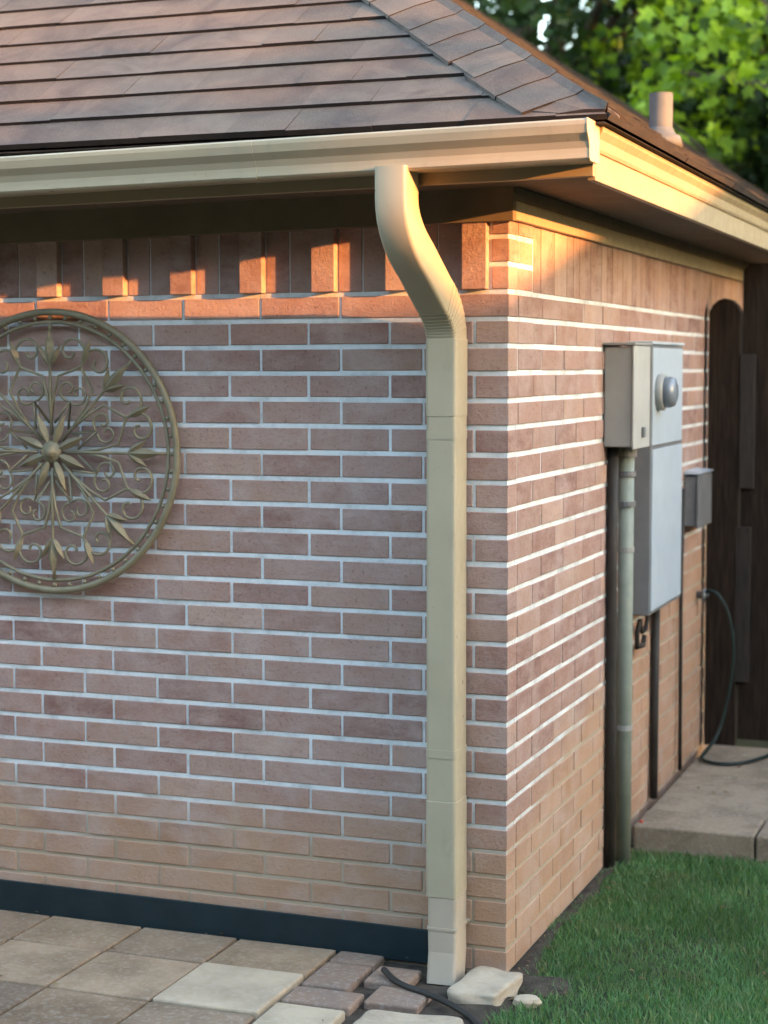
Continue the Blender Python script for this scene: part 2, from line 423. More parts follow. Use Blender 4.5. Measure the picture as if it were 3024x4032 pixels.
# sheathing
bm = NB()
c0, c1, c2, c3 = (xr0, RY, RZ-.012), (xr1, RY, RZ-.012), (xr1, RY+2*depth, RZ-.012), (xr0, RY+2*depth, RZ-.012)
r0, r1 = (xr0+depth, RY+depth, RZ-.012+depth*tA), (xr1-depth, RY+depth, RZ-.012+depth*tA)
V = [bm.verts.new(p) for p in (c0, c1, c2, c3, r0, r1)]
bm.faces.new((V[0], V[1], V[5], V[4])); bm.faces.new((V[1], V[2], V[5])); bm.faces.new((V[2], V[3], V[4], V[5])); bm.faces.new((V[3], V[0], V[4])); bm.faces.new((V[0], V[3], V[2], V[1]))
roof = obj('roof', bm, M_sheath, house)
def shingles(side):
    """courses of laminated tabs; side 'front' lies along x, 'side' lies along y"""
    bm = NB(); EXP = .143; n = int(depth/math.cos(A)/EXP)
    cA, sA = math.cos(A), math.sin(A)
    L = (xr1-xr0) if side == 'front' else 2*depth
    for i in range(n):
        s0 = i*EXP-.004; s1 = min((i+1)*EXP+.03, depth/cA)
        h = s0*cA                      # horizontal inset
        a, b = h, L-h
        if side == 'front': a = max(a, 4.2)
        else: b = min(b, 7.9)
        u = a
        while u < b:
            wd = random.uniform(.16, .36); th = random.choice((.0135, .0145, .0160))
            e = min(u+wd, b)
            j = random.uniform(-.0015, .0015)
            if e-u < .01: break
            vs = []
            for (uu, ss, tt) in ((u, s0+j, th), (e, s0+j, th), (e, s1, .0035), (u, s1, .0035), (u, s0+j, -.002), (e, s0+j, -.002), (e, s1, -.003), (u, s1, -.003)):
                # clip the upper corners to the hip line
                lim = ss*cA
                q = min(max(uu, lim), L-lim)
                hh = ss*cA-tt*sA; zz = RZ+ss*sA+tt*cA+.001
                if side == 'front': p = (xr0+q, RY+hh, zz)
                else: p = (RX-hh, RY+q, zz)
                vs.append(bm.verts.new(p))
            for fc in ((0,1,2,3), (7,6,5,4), (0,4,5,1), (1,5,6,2), (2,6,7,3), (3,7,4,0)):
                F = bm.faces.new([vs[k] for k in fc])
                if fc in ((0,4,5,1), (1,5,6,2), (3,7,4,0)): F.material_index = 1
            u = e+.0004
    return bm
obj('shingles', shingles('front'), [M_shingle, M_butt], roof)
obj('shingles', shingles('side'), [M_shingle, M_butt], roof)
# hip caps
bm = NB(); hipd = Vector((-1, 1, tA)); hl = hipd.length; hd = hipd/hl
nf = Vector((0, -math.sin(A), math.cos(A))); ns = Vector((math.sin(A), 0, math.cos(A)))
fdir = hd.cross(nf).normalized();  fdir = fdir if fdir.x < 0 or fdir.y < 0 else -fdir
# direction lying in the front slope, perpendicular to the hip, pointing away from it
fd = (Vector((-1, 0, 0))-hd*Vector((-1, 0, 0)).dot(hd)).normalized()
sd = (Vector((0, 1, 0))-hd*Vector((0, 1, 0)).dot(hd)).normalized()
nn = (nf+ns).normalized(); base = Vector((RX+.006, RY-.006, RZ+.002)); HP = .15; k = 0
def clampv(v_):
    # the lowest cap is cut flush with both eaves
    if v_.y < RY-.004: v_ = v_+Vector((0, RY-.004-v_.y, (RY-.004-v_.y)*tA*.9))
    if v_.x > RX+.004: v_ = v_+Vector((RX+.004-v_.x, 0, (v_.x-RX-.004)*tA*.9))
    return v_
while k*HP < depth*hl:
    jw = random.uniform(-.006, .006); W = .168+jw
    def row(d, lift, th):
        c = base+hd*d
        return [clampv(v_) for v_ in [c+fd*W+nf*(.012+lift), c+fd*W*.5+nf*(.015+lift), c+fd*.022+nn*(.013+lift), c+nn*(.020+lift), c+sd*.022+nn*(.013+lift), c+sd*W*.5+ns*(.015+lift), c+sd*W+ns*(.012+lift)]]
    lo, hi = row(k*HP-.004, .006, 0), row(k*HP+HP+.04, .002, 0)
    lo2, hi2 = [p-nn*.011 for p in lo], [p-nn*.009 for p in hi]
    G = [[bm.verts.new(p) for p in rr_] for rr_ in (lo, hi, hi2, lo2)]
    for q in range(4):
        a_, b_ = G[q], G[(q+1) % 4]
        for i in range(6):
            F = bm.faces.new((a_[i], a_[i+1], b_[i+1], b_[i]))
            if q == 3: F.material_index = 1
    bm.faces.new([G[q][0] for q in range(4)]); bm.faces.new([G[q][6] for q in range(4)][::-1])
    k += 1
obj('hip_cap', bm, [M_shingle, M_butt], roof)
# vent pipe on the side slope
px, py = 0.0, 2.02; pz = RZ+(RX-px)*tA
bm = NB(); lathe(bm, [(.0445, -.05), (.0445, .17), (.0395, .17), (.0395, .10)], 'z', (px, py, pz)); vp = obj('vent_pipe', bm, M_pipe, roof, smooth=True)
vp.modifiers.new('s', 'EDGE_SPLIT').split_angle = R(40)
bm = NB(); lathe(bm, [(.085, -.03), (.075, .008), (.056, .018), (.048, .035), (.046, .04)], 'z', (px, py, pz)); obj('pipe_flashing', bm, M_pipe, roof, smooth=True)

# ------------------------------------------------------------------ iron wheel medallion
WC = Vector((-1.452, -.034, 1.439))
med = thing('iron_medallion', 'large round openwork bronze iron medallion of scrolls hung on the brick wall', 'wall ornament', WC-Vector((0, 0, .44)))
def P2(r, a, dy=0): return WC+Vector((r*math.sin(a), dy, r*math.cos(a)))
def circle(r, n=72, dy=0): return [P2(r, 2*math.pi*k/n, dy) for k in range(n)]
bm = NB(); tube(bm, circle(.429), .011, 10, True); tube(bm, circle(.398, dy=.004), .006, 8, True)
for k in range(48): 
    a = 2*math.pi*k/48; lathe(bm, [(.001, -.006), (.0055, -.004), (.0075, 0), (.0055, .004), (.001, .006)], 'y', P2(.412, a), 8)
obj('rim', bm, M_iron, med, smooth=True)
def spiral(c, r0, a0, turns, s, n=26, rend=.008):
    out = []
    for i in range(n+1):
        t = i/n; rr_ = r0*(1-t)+rend*t; a = a0+s*turns*2*math.pi*t
        out.append(c+Vector((rr_*math.sin(a), 0, rr_*math.cos(a))))
    return out
bm = NB()
for k in range(8):
    a = 2*math.pi*k/8
    # spoke
    tube(bm, [P2(.05, a), P2(.14, a, -.004), P2(.27, a, -.006), P2(.395, a)], [.0055, .005, .0045, .0055], 8)
    for s_ in (-1, 1):
        # S scroll growing from the spoke and curling towards the rim
        c = P2(.315, a+s_*.235, -.004)
        sp = spiral(c, .056, a+s_*2.6, 1.15, -s_, 30)
        tube(bm, [P2(.10, a, 0), P2(.17, a+s_*.06, -.004), P2(.235, a+s_*.12, -.004)]+sp, .0045, 7)
        c = P2(.20, a+s_*.30, .002)
        tube(bm, [P2(.09, a+s_*.1, .002)]+spiral(c, .036, a+s_*3.0, 1.0, s_, 22), .004, 7)
obj('scrollwork', bm, M_iron, med, smooth=True)
def leafshape(bm, c, a, L, W, y0):
    """pointed leaf with a raised rib, in the x-z plane"""
    d = Vector((math.sin(a), 0, math.cos(a))); q = Vector((math.cos(a), 0, -math.sin(a)))
    mid = []; lf = []; rg = []; bk = []
    for i in range(9):
        t = i/8; ww = W*math.sin(math.pi*min(1, t**.8))*(1 if 0 < i < 8 else .05)+.0008
        p = c+d*L*t; mid.append(bm.verts.new(p+Vector((0, y0-.012*math.sin(math.pi*t)-.002, 0))))
        lf.append(bm.verts.new(p+q*ww+Vector((0, y0, 0)))); rg.append(bm.verts.new(p-q*ww+Vector((0, y0, 0))))
        bk.append(bm.verts.new(p+Vector((0, y0+.004, 0))))
    for i in range(8):
        bm.faces.new((mid[i], mid[i+1], lf[i+1], lf[i])); bm.faces.new((rg[i], rg[i+1], mid[i+1], mid[i]))
        bm.faces.new((lf[i], lf[i+1], bk[i+1], bk[i])); bm.faces.new((bk[i], bk[i+1], rg[i+1], rg[i]))
for k in range(8):
    a = 2*math.pi*(k+.5)/8; a2 = 2*math.pi*k/8
    bm = NB(); leafshape(bm, P2(.025, a), a, .10, .014, -.006); obj('petal', bm, M_iron, med)
    bm = NB(); leafshape(bm, P2(.26, a2), a2, .12, .016, -.006)
    for s_ in (-.55, .55): leafshape(bm, P2(.265, a2), a2+s_, .075, .010, -.006)
    obj('leaf_ornament', bm, M_iron, med)
    bm = NB(); leafshape(bm, P2(.29, a), a, .08, .012, -.004); obj('leaf_ornament', bm, M_iron, med)
bm = NB(); lathe(bm, [(.034, .004), (.036, -.004), (.03, -.012), (.02, -.014), (.017, -.022), (.008, -.028), (.001, -.029)], 'y', WC, 24)
obj('rosette', bm, M_iron, med, smooth=True)

# ------------------------------------------------------------------ electrical things on the side wall
mb = thing('electric_meter_cabinet', 'tall pale blue-grey steel cabinet with a round glass meter on the side wall', 'meter box', (.0, 1.8, .79))
bm = NB(); box(bm, .003, .085, 1.50, 2.07, .80, 1.775); obj('cabinet_body', bm, M_darkgray, mb, bevel=.004)
bm = NB(); box(bm, .001, .09, 1.492, 2.08, 1.777, 1.788); obj('cabinet_top', bm, M_lightgray, mb, bevel=.002)
bm = NB(); box(bm, .0855, .09, 1.515, 2.055, .815, 1.40); box(bm, .0855, .088, 1.515, 2.055, 1.415, 1.765)
obj('cabinet_door', bm, M_lightgray, mb, bevel=.002)
bm = NB(); lathe(bm, [(.064, .0), (.067, .004), (.067, .022), (.06, .026)], 'x', (.0885, 1.605, 1.605)); obj('meter_ring', bm, M_gray, mb, smooth=True)
bm = NB(); lathe(bm, [(.056, .0), (.056, .025), (.05, .04), (.03, .048), (.001, .05)], 'x', (.1085, 1.605, 1.605)); obj('meter_dome', bm, M_glassy, mb, smooth=True)

jb_ = thing('breaker_box', 'grey steel breaker box above the conduit, nearest the house corner', 'electrical box', (.0, 1.3, 1.42))
bm = NB(); box(bm, .003, .100, 1.125, 1.365, 1.425, 1.765); obj('box_body', bm, M_gray, jb_, bevel=.004)
bm = NB(); box(bm, .1005, .108, 1.118, 1.372, 1.418, 1.768); obj('box_cover', bm, M_palegray, jb_, bevel=.003)
bm = NB(); box(bm, .0, .112, 1.112, 1.378, 1.770, 1.779); obj('box_hood', bm, M_gray, jb_, bevel=.002)
bm = NB(); box(bm, .1085, .118, 1.235, 1.265, 1.455, 1.49); obj('latch', bm, M_darkgray, jb_, bevel=.002)

u3 = thing('utility_box', 'small dark grey utility box on the side wall beside the fence', 'utility box', (.0, 2.7, 1.03))
bm = NB(); box(bm, .003, .055, 2.55, 2.83, 1.035, 1.245); obj('box_body', bm, M_darkgray, u3, bevel=.004)
bm = NB(); box(bm, .0555, .066, 2.542, 2.838, 1.028, 1.25); obj('box_cover', bm, M_darkgray, u3, bevel=.004)
bm = NB(); prism(bm, [(.002, 1.252), (.07, 1.252), (.072, 1.257), (.002, 1.266)], 2.538, 2.842, 'y'); obj('box_lid', bm, M_lightgray, u3)

cd = thing('conduit_pipe', 'pale green-grey conduit pipe running from the breaker box down into the ground', 'pipe', (.045, 1.29, -.06))
bm = NB(); tube(bm, [(.045, 1.29, 1.426), (.045, 1.29, .7), (.045, 1.29, -.08)], .0275, 16); obj('pipe', bm, M_pvc, cd, smooth=True)
for z, dz_, r_ in ((1.335, .018, .0335), (1.23, .018, .0335), (1.42, .035, .036)):
    bm = NB(); tube(bm, [(.045, 1.29, z), (.045, 1.29, z-dz_)], r_, 16); obj('coupling', bm, M_darkgray, cd)
for z in (1.05, .42):
    bm = NB(); box(bm, .001, .012, 1.245, 1.335, z, z+.022); tube(bm, [(.045, 1.29, z+.002), (.045, 1.29, z+.02)], .030, 16)
    obj('pipe_strap', bm, M_gray, cd)
bm = NB(); tube(bm, [(.022, 1.19, 1.42), (.02, 1.185, 1.0), (.022, 1.19, .5), (.02, 1.19, -.08)], .019, 12)
tag(obj('cable', bm, M_dark, smooth=True), 'dark brown cable down the wall just left of the pale conduit', 'cable')
bm = NB(); tube(bm, [(.03, 1.73, .80), (.03, 1.73, .755), (.03, 1.70, .725), (.03, 1.64, .72), (.03, 1.61, .745), (.03, 1.60, .77)], .009, 10)
tube(bm, [(.02, 1.72, .69), (.03, 1.66, .668), (.02, 1.60, .67)], .010, 10); tube(bm, [(.03, 1.60, .77), (.02, 1.60, .72), (.02, 1.60, .67)], .009, 10)
tag(obj('ground_wire', bm, M_dark, smooth=True), 'short looped dark wire under the tall meter cabinet', 'wire')
bm = NB(); tube(bm, [(.02, 1.93, .80), (.018, 1.93, .4), (.02, 1.92, .03)], .016, 12)
tag(obj('cable', bm, M_dark, smooth=True), 'dark cable from the meter cabinet straight down to the concrete path', 'cable')
bm = NB(); tube(bm, [(.02, 2.45, 1.20), (.018, 2.43, .8), (.02, 2.44, .03)], .008, 10)
tag(obj('cable', bm, M_dark, smooth=True), 'thin dark cable low on the wall between cabinet and fence', 'cable')
bm = NB(); prism(bm, [(.055, .045), (.068, .052), (.10, -.02), (.118, -.045), (.10, -.05), (.083, -.025)], 1.49, 1.505, 'y')
box(bm, .07, .13, 1.478, 1.49, -.043, -.03)
tag(obj('marker_flag', bm, M_red, bevel=.002), 'small red plastic marker at the foot of the conduit by the concrete edge', 'marker flag')

# ------------------------------------------------------------------ fence
fe = thing('wooden_fence', 'dark stained wooden fence and gate meeting the brick side wall', 'fence', (.02, 3.0, 0))
bm = NB(); zt = 1.985
prism(bm, [(.02, 0.03), (.155, .03), (.155, 1.93), (.14, 1.962), (.115, 1.985), (.088, 1.992), (.06, 1.985), (.035, 1.962), (.02, 1.93)], 2.975, 3.065, 'y')
obj('gate_post', bm, M_fence, fe, bevel=.004)
bm = NB(); x = .162; i = 0
while x < 4.5:
    wd = .138+random.uniform(-.003, .003); zt = 2.135+random.uniform(-.006, .006); y0 = 3.0+random.uniform(-.002, .002)
    prism(bm, [(x, .06), (x+wd, .06), (x+wd, zt-.03), (x+wd-.025, zt), (x+.025, zt), (x, zt-.03)], y0, y0+.018, 'y'); x += wd+.004
obj('boards', bm, M_fence, fe, bevel=.0015)
bm = NB(); box(bm, .158, .222, 2.972, 2.998, 1.17, 1.75); box(bm, .150, .212, 2.972, 2.998, .32, 1.0); obj('batten', bm, M_batten, fe, bevel=.002)
bm = NB(); box(bm, .16, 4.5, 3.02, 3.058, .3, .39); box(bm, .16, 4.5, 3.02, 3.058, 1.6, 1.69); obj('rail', bm, M_fence, fe, bevel=.003)
bm = NB()
hp = [(.03, 2.87, .71), (.055, 2.86, .735), (.10, 2.85, .72), (.145, 2.85, .64), (.168, 2.86, .50), (.158, 2.87, .36), (.13, 2.87, .20), (.10, 2.84, .09), (.075, 2.72, .052), (.07, 2.62, .05), (.11, 2.54, .05), (.19, 2.52, .05), (.27, 2.58, .05), (.33, 2.72, .052), (.38, 2.86, .055), (.50, 2.93, .055), (.8, 2.9, .052), (1.2, 2.7, .052)]
def smooth_pts(p, it=2):
    for _ in range(it):
        q = [p[0]]
        for a, b in zip(p, p[1:]):
            q += [tuple(.75*i+.25*j for i, j in zip(a, b)), tuple(.25*i+.75*j for i, j in zip(a, b))]
        p = q+[p[-1]]
    return p
tube(bm, smooth_pts(hp), .0075, 10)
hs = obj('garden_hose', bm, M_hose, smooth=True); tag(hs, 'dark green garden hose looping down beside the fence onto the concrete', 'hose')
bm = NB(); lathe(bm, [(.016, 0), (.016, .03), (.03, .032), (.03, .04), (.008, .044), (.008, .055)], 'x', (-.002, 2.87, .71), 12)
tag(obj('wall_tap', bm, M_darkgray, smooth=True), 'small dark wall tap on the brick wall where the hose starts', 'tap')

# ------------------------------------------------------------------ ground
def sheet(name, pts, z, m_, **kw):
    bm = NB(); vs = [bm.verts.new((x, y, z)) for x, y in pts]; bm.faces.new(vs)
    return obj(name, bm, m_, kind='structure', **kw)
sheet('ground', [(-150, -150), (150, -150), (150, 150), (-150, 150)], -.10, M_lawnsoil)
# lawn with slight relief
bm = NB(); nx_, ny_ = 60, 60
G = [[None]*(ny_+1) for _ in range(nx_+1)]
for i in range(nx_+1):
    for j in range(ny_+1):
        x = .0+i*.13; y = -6+j*.126
        z = -.062+.006*math.sin(x*3.1+y*2.3)+.004*math.sin(x*7-y*5)
        if y > 1.42: z = -.09
        G[i][j] = bm.verts.new((x, y, z))
for i in range(nx_):
    for j in range(ny_): bm.faces.new((G[i][j], G[i+1][j], G[i+1][j+1], G[i][j+1]))
obj('lawn', bm, M_lawnsoil, kind='structure', smooth=True)
# concrete path
bm = NB()
for ya, yb, zz in ((1.45, 1.70, .040), (1.706, 2.33, .037), (2.336, 2.96, .039)):
    xa = .045
    while xa < 5:
        xb = xa+random.choice((.52, .61, .44)); box(bm, xa, xb-.006, ya, yb, -.09, zz+random.uniform(-.002, .002)); xa = xb

obj('concrete_path', bm, M_conc, bevel=.01, seg=3, kind='structure')
# soil strip along the walls
bm = NB()
pts = []
n_ = 46
for i in range(n_):
    t = i/(n_-1); y = -.62+t*2.1
    pts.append((y, .02, (.04+.015*math.sin(y*9)+.015*math.sin(y*23))+(.09 if y < .25 else 0)*max(0, 1-abs(y+.15)/.45)))
lo = [bm.verts.new((-.14 if y < -.01 else -.003, y, -.05)) for y, a, b in pts]; md = [bm.verts.new((.04, y, -.04+random.uniform(-.008, .008))) for y, a, b in pts]; hi = [bm.verts.new((b, y, -.066)) for y, a, b in pts]
for i in range(n_-1):
    bm.faces.new((lo[i], md[i], md[i+1], lo[i+1])); bm.faces.new((md[i], hi[i], hi[i+1], md[i+1]))
obj('soil_bed', bm, M_soil, kind='structure', smooth=True)
# patio: joint bed, then squares laid as one paved sheet
sheet('patio_bed', [(-9, -6), (-.12, -6), (-.12, -.004), (-9, -.004)], -.052, M_soil)
def slab(bm, x0, x1, y0, y1, zt=-.028, rz=0, tilt=.0):
    mt = Matrix.Translation(((x0+x1)/2, (y0+y1)/2, zt)) @ Matrix.Rotation(rz+random.uniform(-.006, .006), 4, 'Z') @ Matrix.Rotation(tilt+random.uniform(-.006, .006), 4, 'X') @ Matrix.Rotation(random.uniform(-.006, .006), 4, 'Y')
    hx, hy = (x1-x0)/2-.005, (y1-y0)/2-.005
    box(bm, -hx, hx, -hy, hy, -.03, 0, mt)
bm = NB(); pale = None
gx = [-.190-.325*k for k in range(26)]; gy = [.072-.3325*k for k in range(18)]
for i in range(len(gx)-1):
    for j in range(len(gy)-1):
        x1, x0, y1, y0 = gx[i], gx[i+1], gy[j], gy[j+1]
        if j == 0: y1 = -.016
        if i == 0 and j < 3: continue
        if (i, j) in ((1, 1), (2, 5), (6, 3)): continue
        slab(bm, x0, x1, y0, y1)
obj('patio', bm, M_paver, bevel=.005, kind='structure')
bm = NB(); slab(bm, gx[2], gx[1], gy[2], gy[1], -.022)
tag(obj('paving_stone', bm, M_palepaver, bevel=.006), 'single pale off-white square paving stone among the grey patio slabs', 'paving stone')
# small bricks and stones laid around the downspout foot
small = [(-.512, -.36, -.016, -.115, 'lavender-grey paving brick against the black edging'), (-.355, -.215, -.1, -.245, 'small pinkish paving brick left of the drain boot'),
         (-.512, -.362, -.12, -.325, 'brownish paving brick with dark joint, beside the pale square slab'), (-.512, -.30, -.335, -.468, 'tan paving brick below the brownish one'),
         (-.295, -.13, -.255, -.40, 'pink-tan paving brick in front of the drain boot')]
for x0, x1, y1, y0, lb in small:
    bm = NB(); slab(bm, x0, x1, y0, y1, -.027)
    tag(obj('paving_brick', bm, M_redpaver, bevel=.008, seg=3), lb, 'paving brick', 'small paving bricks laid around the downspout foot')
bm = NB(); slab(bm, -.512, -.30, -.66, -.478, -.026); tag(obj('paving_brick', bm, M_palepaver, bevel=.008, seg=3), 'cream-white paving brick at the bottom edge right of the pale slab', 'paving brick', 'small paving bricks laid around the downspout foot')
bm = NB(); slab(bm, -.512, -.30, -.9, -.67, -.028); slab(bm, -.29, -.12, -.9, -.64, -.028)
for k in range(6): slab(bm, -.512, -.30, -.9-.22*(k+1), -.91-.22*k, -.028); slab(bm, -.29, -.12, -.9-.22*(k+1), -.91-.22*k, -.028)
obj('patio_border', bm, M_paver, bevel=.006, kind='structure')
def rock(name, c, sz, m_, rz, lb, cat, seed, flat=.6):
    rr_ = random.Random(seed); bm = NB(); bmesh.ops.create_cube(bm, size=1)
    bmesh.ops.subdivide_edges(bm, edges=bm.edges, cuts=4, use_grid_fill=True)
    for v in bm.verts:
        p = v.co.copy(); q = p.normalized()*.62
        v.co = p.lerp(q, flat); 
    for v in bm.verts:
        nz = .05*math.sin(v.co.x*7+seed)+.04*math.sin(v.co.y*9+seed*2)+.03*math.sin(v.co.z*11+v.co.x*5)
        v.co += v.co.normalized()*nz+Vector([rr_.uniform(-.012, .012) for _ in range(3)])
        v.co = Matrix.Rotation(rz, 3, 'Z') @ Vector((v.co.x*sz[0], v.co.y*sz[1], v.co.z*sz[2]))+Vector(c)
    o = obj(name, bm, m_, smooth=True); o.modifiers.new('sub', 'SUBSURF').levels = 1; o.modifiers['sub'].render_levels = 2
    return tag(o, lb, cat)
rock('stone', (-.012, -.155, -.048), (.15, .23, .075), M_rock, -.1, 'pale tan block of stone beside the drain boot at the house corner', 'stone', 3, .12)
rock('stone', (-.115, -.51, -.05), (.26, .16, .05), M_rock, .1, 'flat rounded pale stone at the bottom edge, in front of the tan block', 'stone', 5, .4)
rock('pebble', (.118, -.20, -.045), (.075, .045, .028), M_palepaver, .4, 'small white pebble at the edge of the lawn beside the tan stone', 'pebble', 8, .7)
rock('stone', (.12, -.06, -.06), (.16, .13, .05), M_soil, .5, 'dark brown clod of earth between the stone and the lawn', 'clod of earth', 9, .7)
bm = NB(); tube(bm, smooth_pts([(-.31, -.18, -.012), (-.24, -.26, -.018), (-.13, -.30, -.022), (-.04, -.355, -.025), (.05, -.43, -.03), (.12, -.56, -.035), (.16, -.8, -.04)]), .009, 10)
tag(obj('drip_hose', bm, M_dark, smooth=True), 'black drip hose crossing between the drain boot and the stones', 'hose')
bm = NB(); box(bm, -9, -.212, -.0145, -.004, -.04, .060)
for v in bm.verts: 
    if v.co.z > 0: v.co.z += -.004*(v.co.x+.23)
tag(obj('edging_strip', bm, M_edging, bevel=.002), 'black plastic edging strip along the foot of the front brick wall', 'edging')

# ------------------------------------------------------------------ grass
def blades(name, n, region, hmin, hmax, m_, wd=.0028):
    P = []
    while len(P) < n:
        x = rng.uniform(region[0], region[1], n); y = rng.uniform(region[2], region[3], n)
        edge = .02+.02*np.sin(y*9)+.015*np.sin(y*23)+np.where(y < .25, .09, 0)*np.clip(1-np.abs(y+.15)/.45, 0, 1)
        keep = (x > edge*(.45+.75*rng.random(n))+.01) & (y < 1.445)
        dn = .55+.45*np.sin(x*5.3+y*3.1+1.3)*np.sin(y*6.1-x*2.7)
        keep &= rng.random(n) < .35+.65*dn
        keep &= ~((np.abs(x+.01) < .09) & (np.abs(y+.155) < .14)) & ~((np.abs(x-.118) < .035) & (np.abs(y+.2) < .02))
        P += list(zip(x[keep], y[keep]))
    P = np.array(P[:n]); h = rng.uniform(hmin, hmax, n); a = rng.uniform(0, 2*np.pi, n); lean = rng.uniform(.15, .8, n)*h; la = rng.uniform(0, 2*np.pi, n)
    w2 = wd*rng.uniform(.6, 1.3, n)
    z0 = np.full(n, -.066)
    dx, dy = np.cos(a)*w2/2, np.sin(a)*w2/2; lx, ly = np.cos(la)*lean, np.sin(la)*lean
    v = np.zeros((n, 5, 3))
    v[:, 0] = np.c_[P[:, 0]-dx, P[:, 1]-dy, z0]; v[:, 1] = np.c_[P[:, 0]+dx, P[:, 1]+dy, z0]
    v[:, 2] = np.c_[P[:, 0]-dx*.8+lx*.35, P[:, 1]-dy*.8+ly*.35, z0+h*.6]; v[:, 3] = np.c_[P[:, 0]+dx*.8+lx*.35, P[:, 1]+dy*.8+ly*.35, z0+h*.6]
    v[:, 4] = np.c_[P[:, 0]+lx, P[:, 1]+ly, z0+h]
    return v
v = blades('g', 90000, (.0, 1.5, -1.2, 1.45), .018, .042, None)
v2 = blades('g', 60000, (.0, 5.5, -4.0, 1.45), .02, .045, None, .005)
v = np.concatenate([v, v2]); n = len(v)
me = bpy.data.meshes.new('grass'); base_i = (np.arange(n)*5)[:, None]
me.vertices.add(n*5); me.vertices.foreach_set('co', v.reshape(-1))
idx = np.concatenate([base_i+np.array([[0, 1, 3]]), base_i+np.array([[0, 3, 2]]), base_i+np.array([[2, 3, 4]])], 1).reshape(-1)
me.loops.add(n*9); me.loops.foreach_set('vertex_index', idx); me.polygons.add(n*3)
me.polygons.foreach_set('loop_start', np.arange(n*3)*3); me.update(); me.validate()
go = link('grass', me, M_grasslawn); go['kind'] = 'stuff'; go['label'] = 'short dark green lawn grass between the wall and concrete path'; go['category'] = 'grass'
bm = NB()
for k in range(150):
    if k < 60: x, y, z = random.uniform(.01, .09), random.uniform(-.4, 1.42), -.045
    elif k < 100: x, y, z = random.uniform(.05, 1.4), random.uniform(-1, 1.4), -.03
    elif k < 125: x, y, z = random.uniform(-2.2, -.2), random.choice((-.03, -.26, -.592, -.93))+random.uniform(-.012, .02), -.024
    else: x, y, z = random.uniform(.06, .9), random.uniform(1.47, 2.9), .041
    a = random.uniform(0, 6.28); L_ = random.uniform(.010, .03); W_ = L_*random.uniform(.2, .45); d = Vector((math.cos(a), math.sin(a), random.uniform(-.1, .3))); q = Vector((-d.y, d.x, random.uniform(-.3, .3))); o_ = Vector((x, y, z+.002))
    p_ = [bm.verts.new(o_-d*L_*.5), bm.verts.new(o_+q*W_*.5+Vector((0, 0, .003))), bm.verts.new(o_+d*L_*.5), bm.verts.new(o_-q*W_*.5+Vector((0, 0, .004)))]
    bm.faces.new(p_)
lt = obj('leaf_litter', bm, M_litter); lt['kind'] = 'stuff'; lt['label'] = 'small dry leaf scraps scattered along the wall foot, joints and lawn'; lt['category'] = 'leaf litter'
bm = NB()
for k in range(26):
    a = random.uniform(0, 6.28); q = Vector((-1.55+random.uniform(-.03, .03), -.665+random.uniform(-.025, .025), -.045)); hh = random.uniform(.02, .045)
    d = Vector((math.cos(a), math.sin(a), 0)); pz_ = Vector((-d.y, d.x, 0))*.003
    bm.faces.new([bm.verts.new(q-pz_), bm.verts.new(q+pz_), bm.verts.new(q+d*.02+Vector((0, 0, hh)))])
tag(obj('weed', bm, M_grass), 'small tuft of green weed growing in a patio joint', 'weed')

# ------------------------------------------------------------------ trees
def leaf_mesh(name, centers, radii, nper, size, m_, parent, seed, squash=.8, droop=.35):
    g = np.random.default_rng(seed); V_ = []
    cs = []
    for (c, r_) in zip(centers, radii):
        k = int(nper*(r_**2)); d = g.normal(size=(k, 3)); d /= np.linalg.norm(d, axis=1)[:, None]
        rad = r_*g.uniform(.35, 1.05, k)[:, None]**.6
        p = np.array(c)+d*rad*np.array([1, 1, squash]); cs.append(p)
    P = np.concatenate(cs); n = len(P)
    # leaf frame: mostly facing up/outward, drooping tips
    nrm = g.normal(size=(n, 3))*.75+np.array([.25, -.2, .75]); nrm /= np.linalg.norm(nrm, axis=1)[:, None]
    t = g.normal(size=(n, 3)); t[:, 2] -= droop; t -= nrm*(t*nrm).sum(1)[:, None]; t /= np.linalg.norm(t, axis=1)[:, None]
    b = np.cross(nrm, t); s_ = (size*g.uniform(.6, 1.25, n))[:, None]
    # lobed leaf outline: 8-point star (maple-like) as a fan, with a folded midrib
    out = [(0, -.1), (.42, .05), (.30, .32), (.55, .62), (.18, .62), (0, 1.05), (-.18, .62), (-.55, .62), (-.30, .32), (-.42, .05)]
    k = len(out)
    v = np.zeros((n, k, 3))
    for i, (u, w_) in enumerate(out):
        v[:, i] = P+b*(u*s_)+t*(w_*s_)+nrm*(abs(u)*.25*s_)-nrm*(w_*w_*.15*s_)
    me = bpy.data.meshes.new(name); me.vertices.add(n*k); me.vertices.foreach_set('co', v.reshape(-1))
    tri = np.array([[0, 1, 2], [0, 2, 4], [2, 3, 4], [0, 4, 5], [0, 5, 6], [0, 6, 8], [6, 7, 8], [0, 8, 9]])
    idx = ((np.arange(n)*k)[:, None, None]+tri[None]).reshape(-1); nf_ = n*len(tri)
    me.loops.add(nf_*3); me.loops.foreach_set('vertex_index', idx); me.polygons.add(nf_); me.polygons.foreach_set('loop_start', np.arange(nf_)*3)
    me.update(); me.validate()
    return link('crown', me, m_, parent)
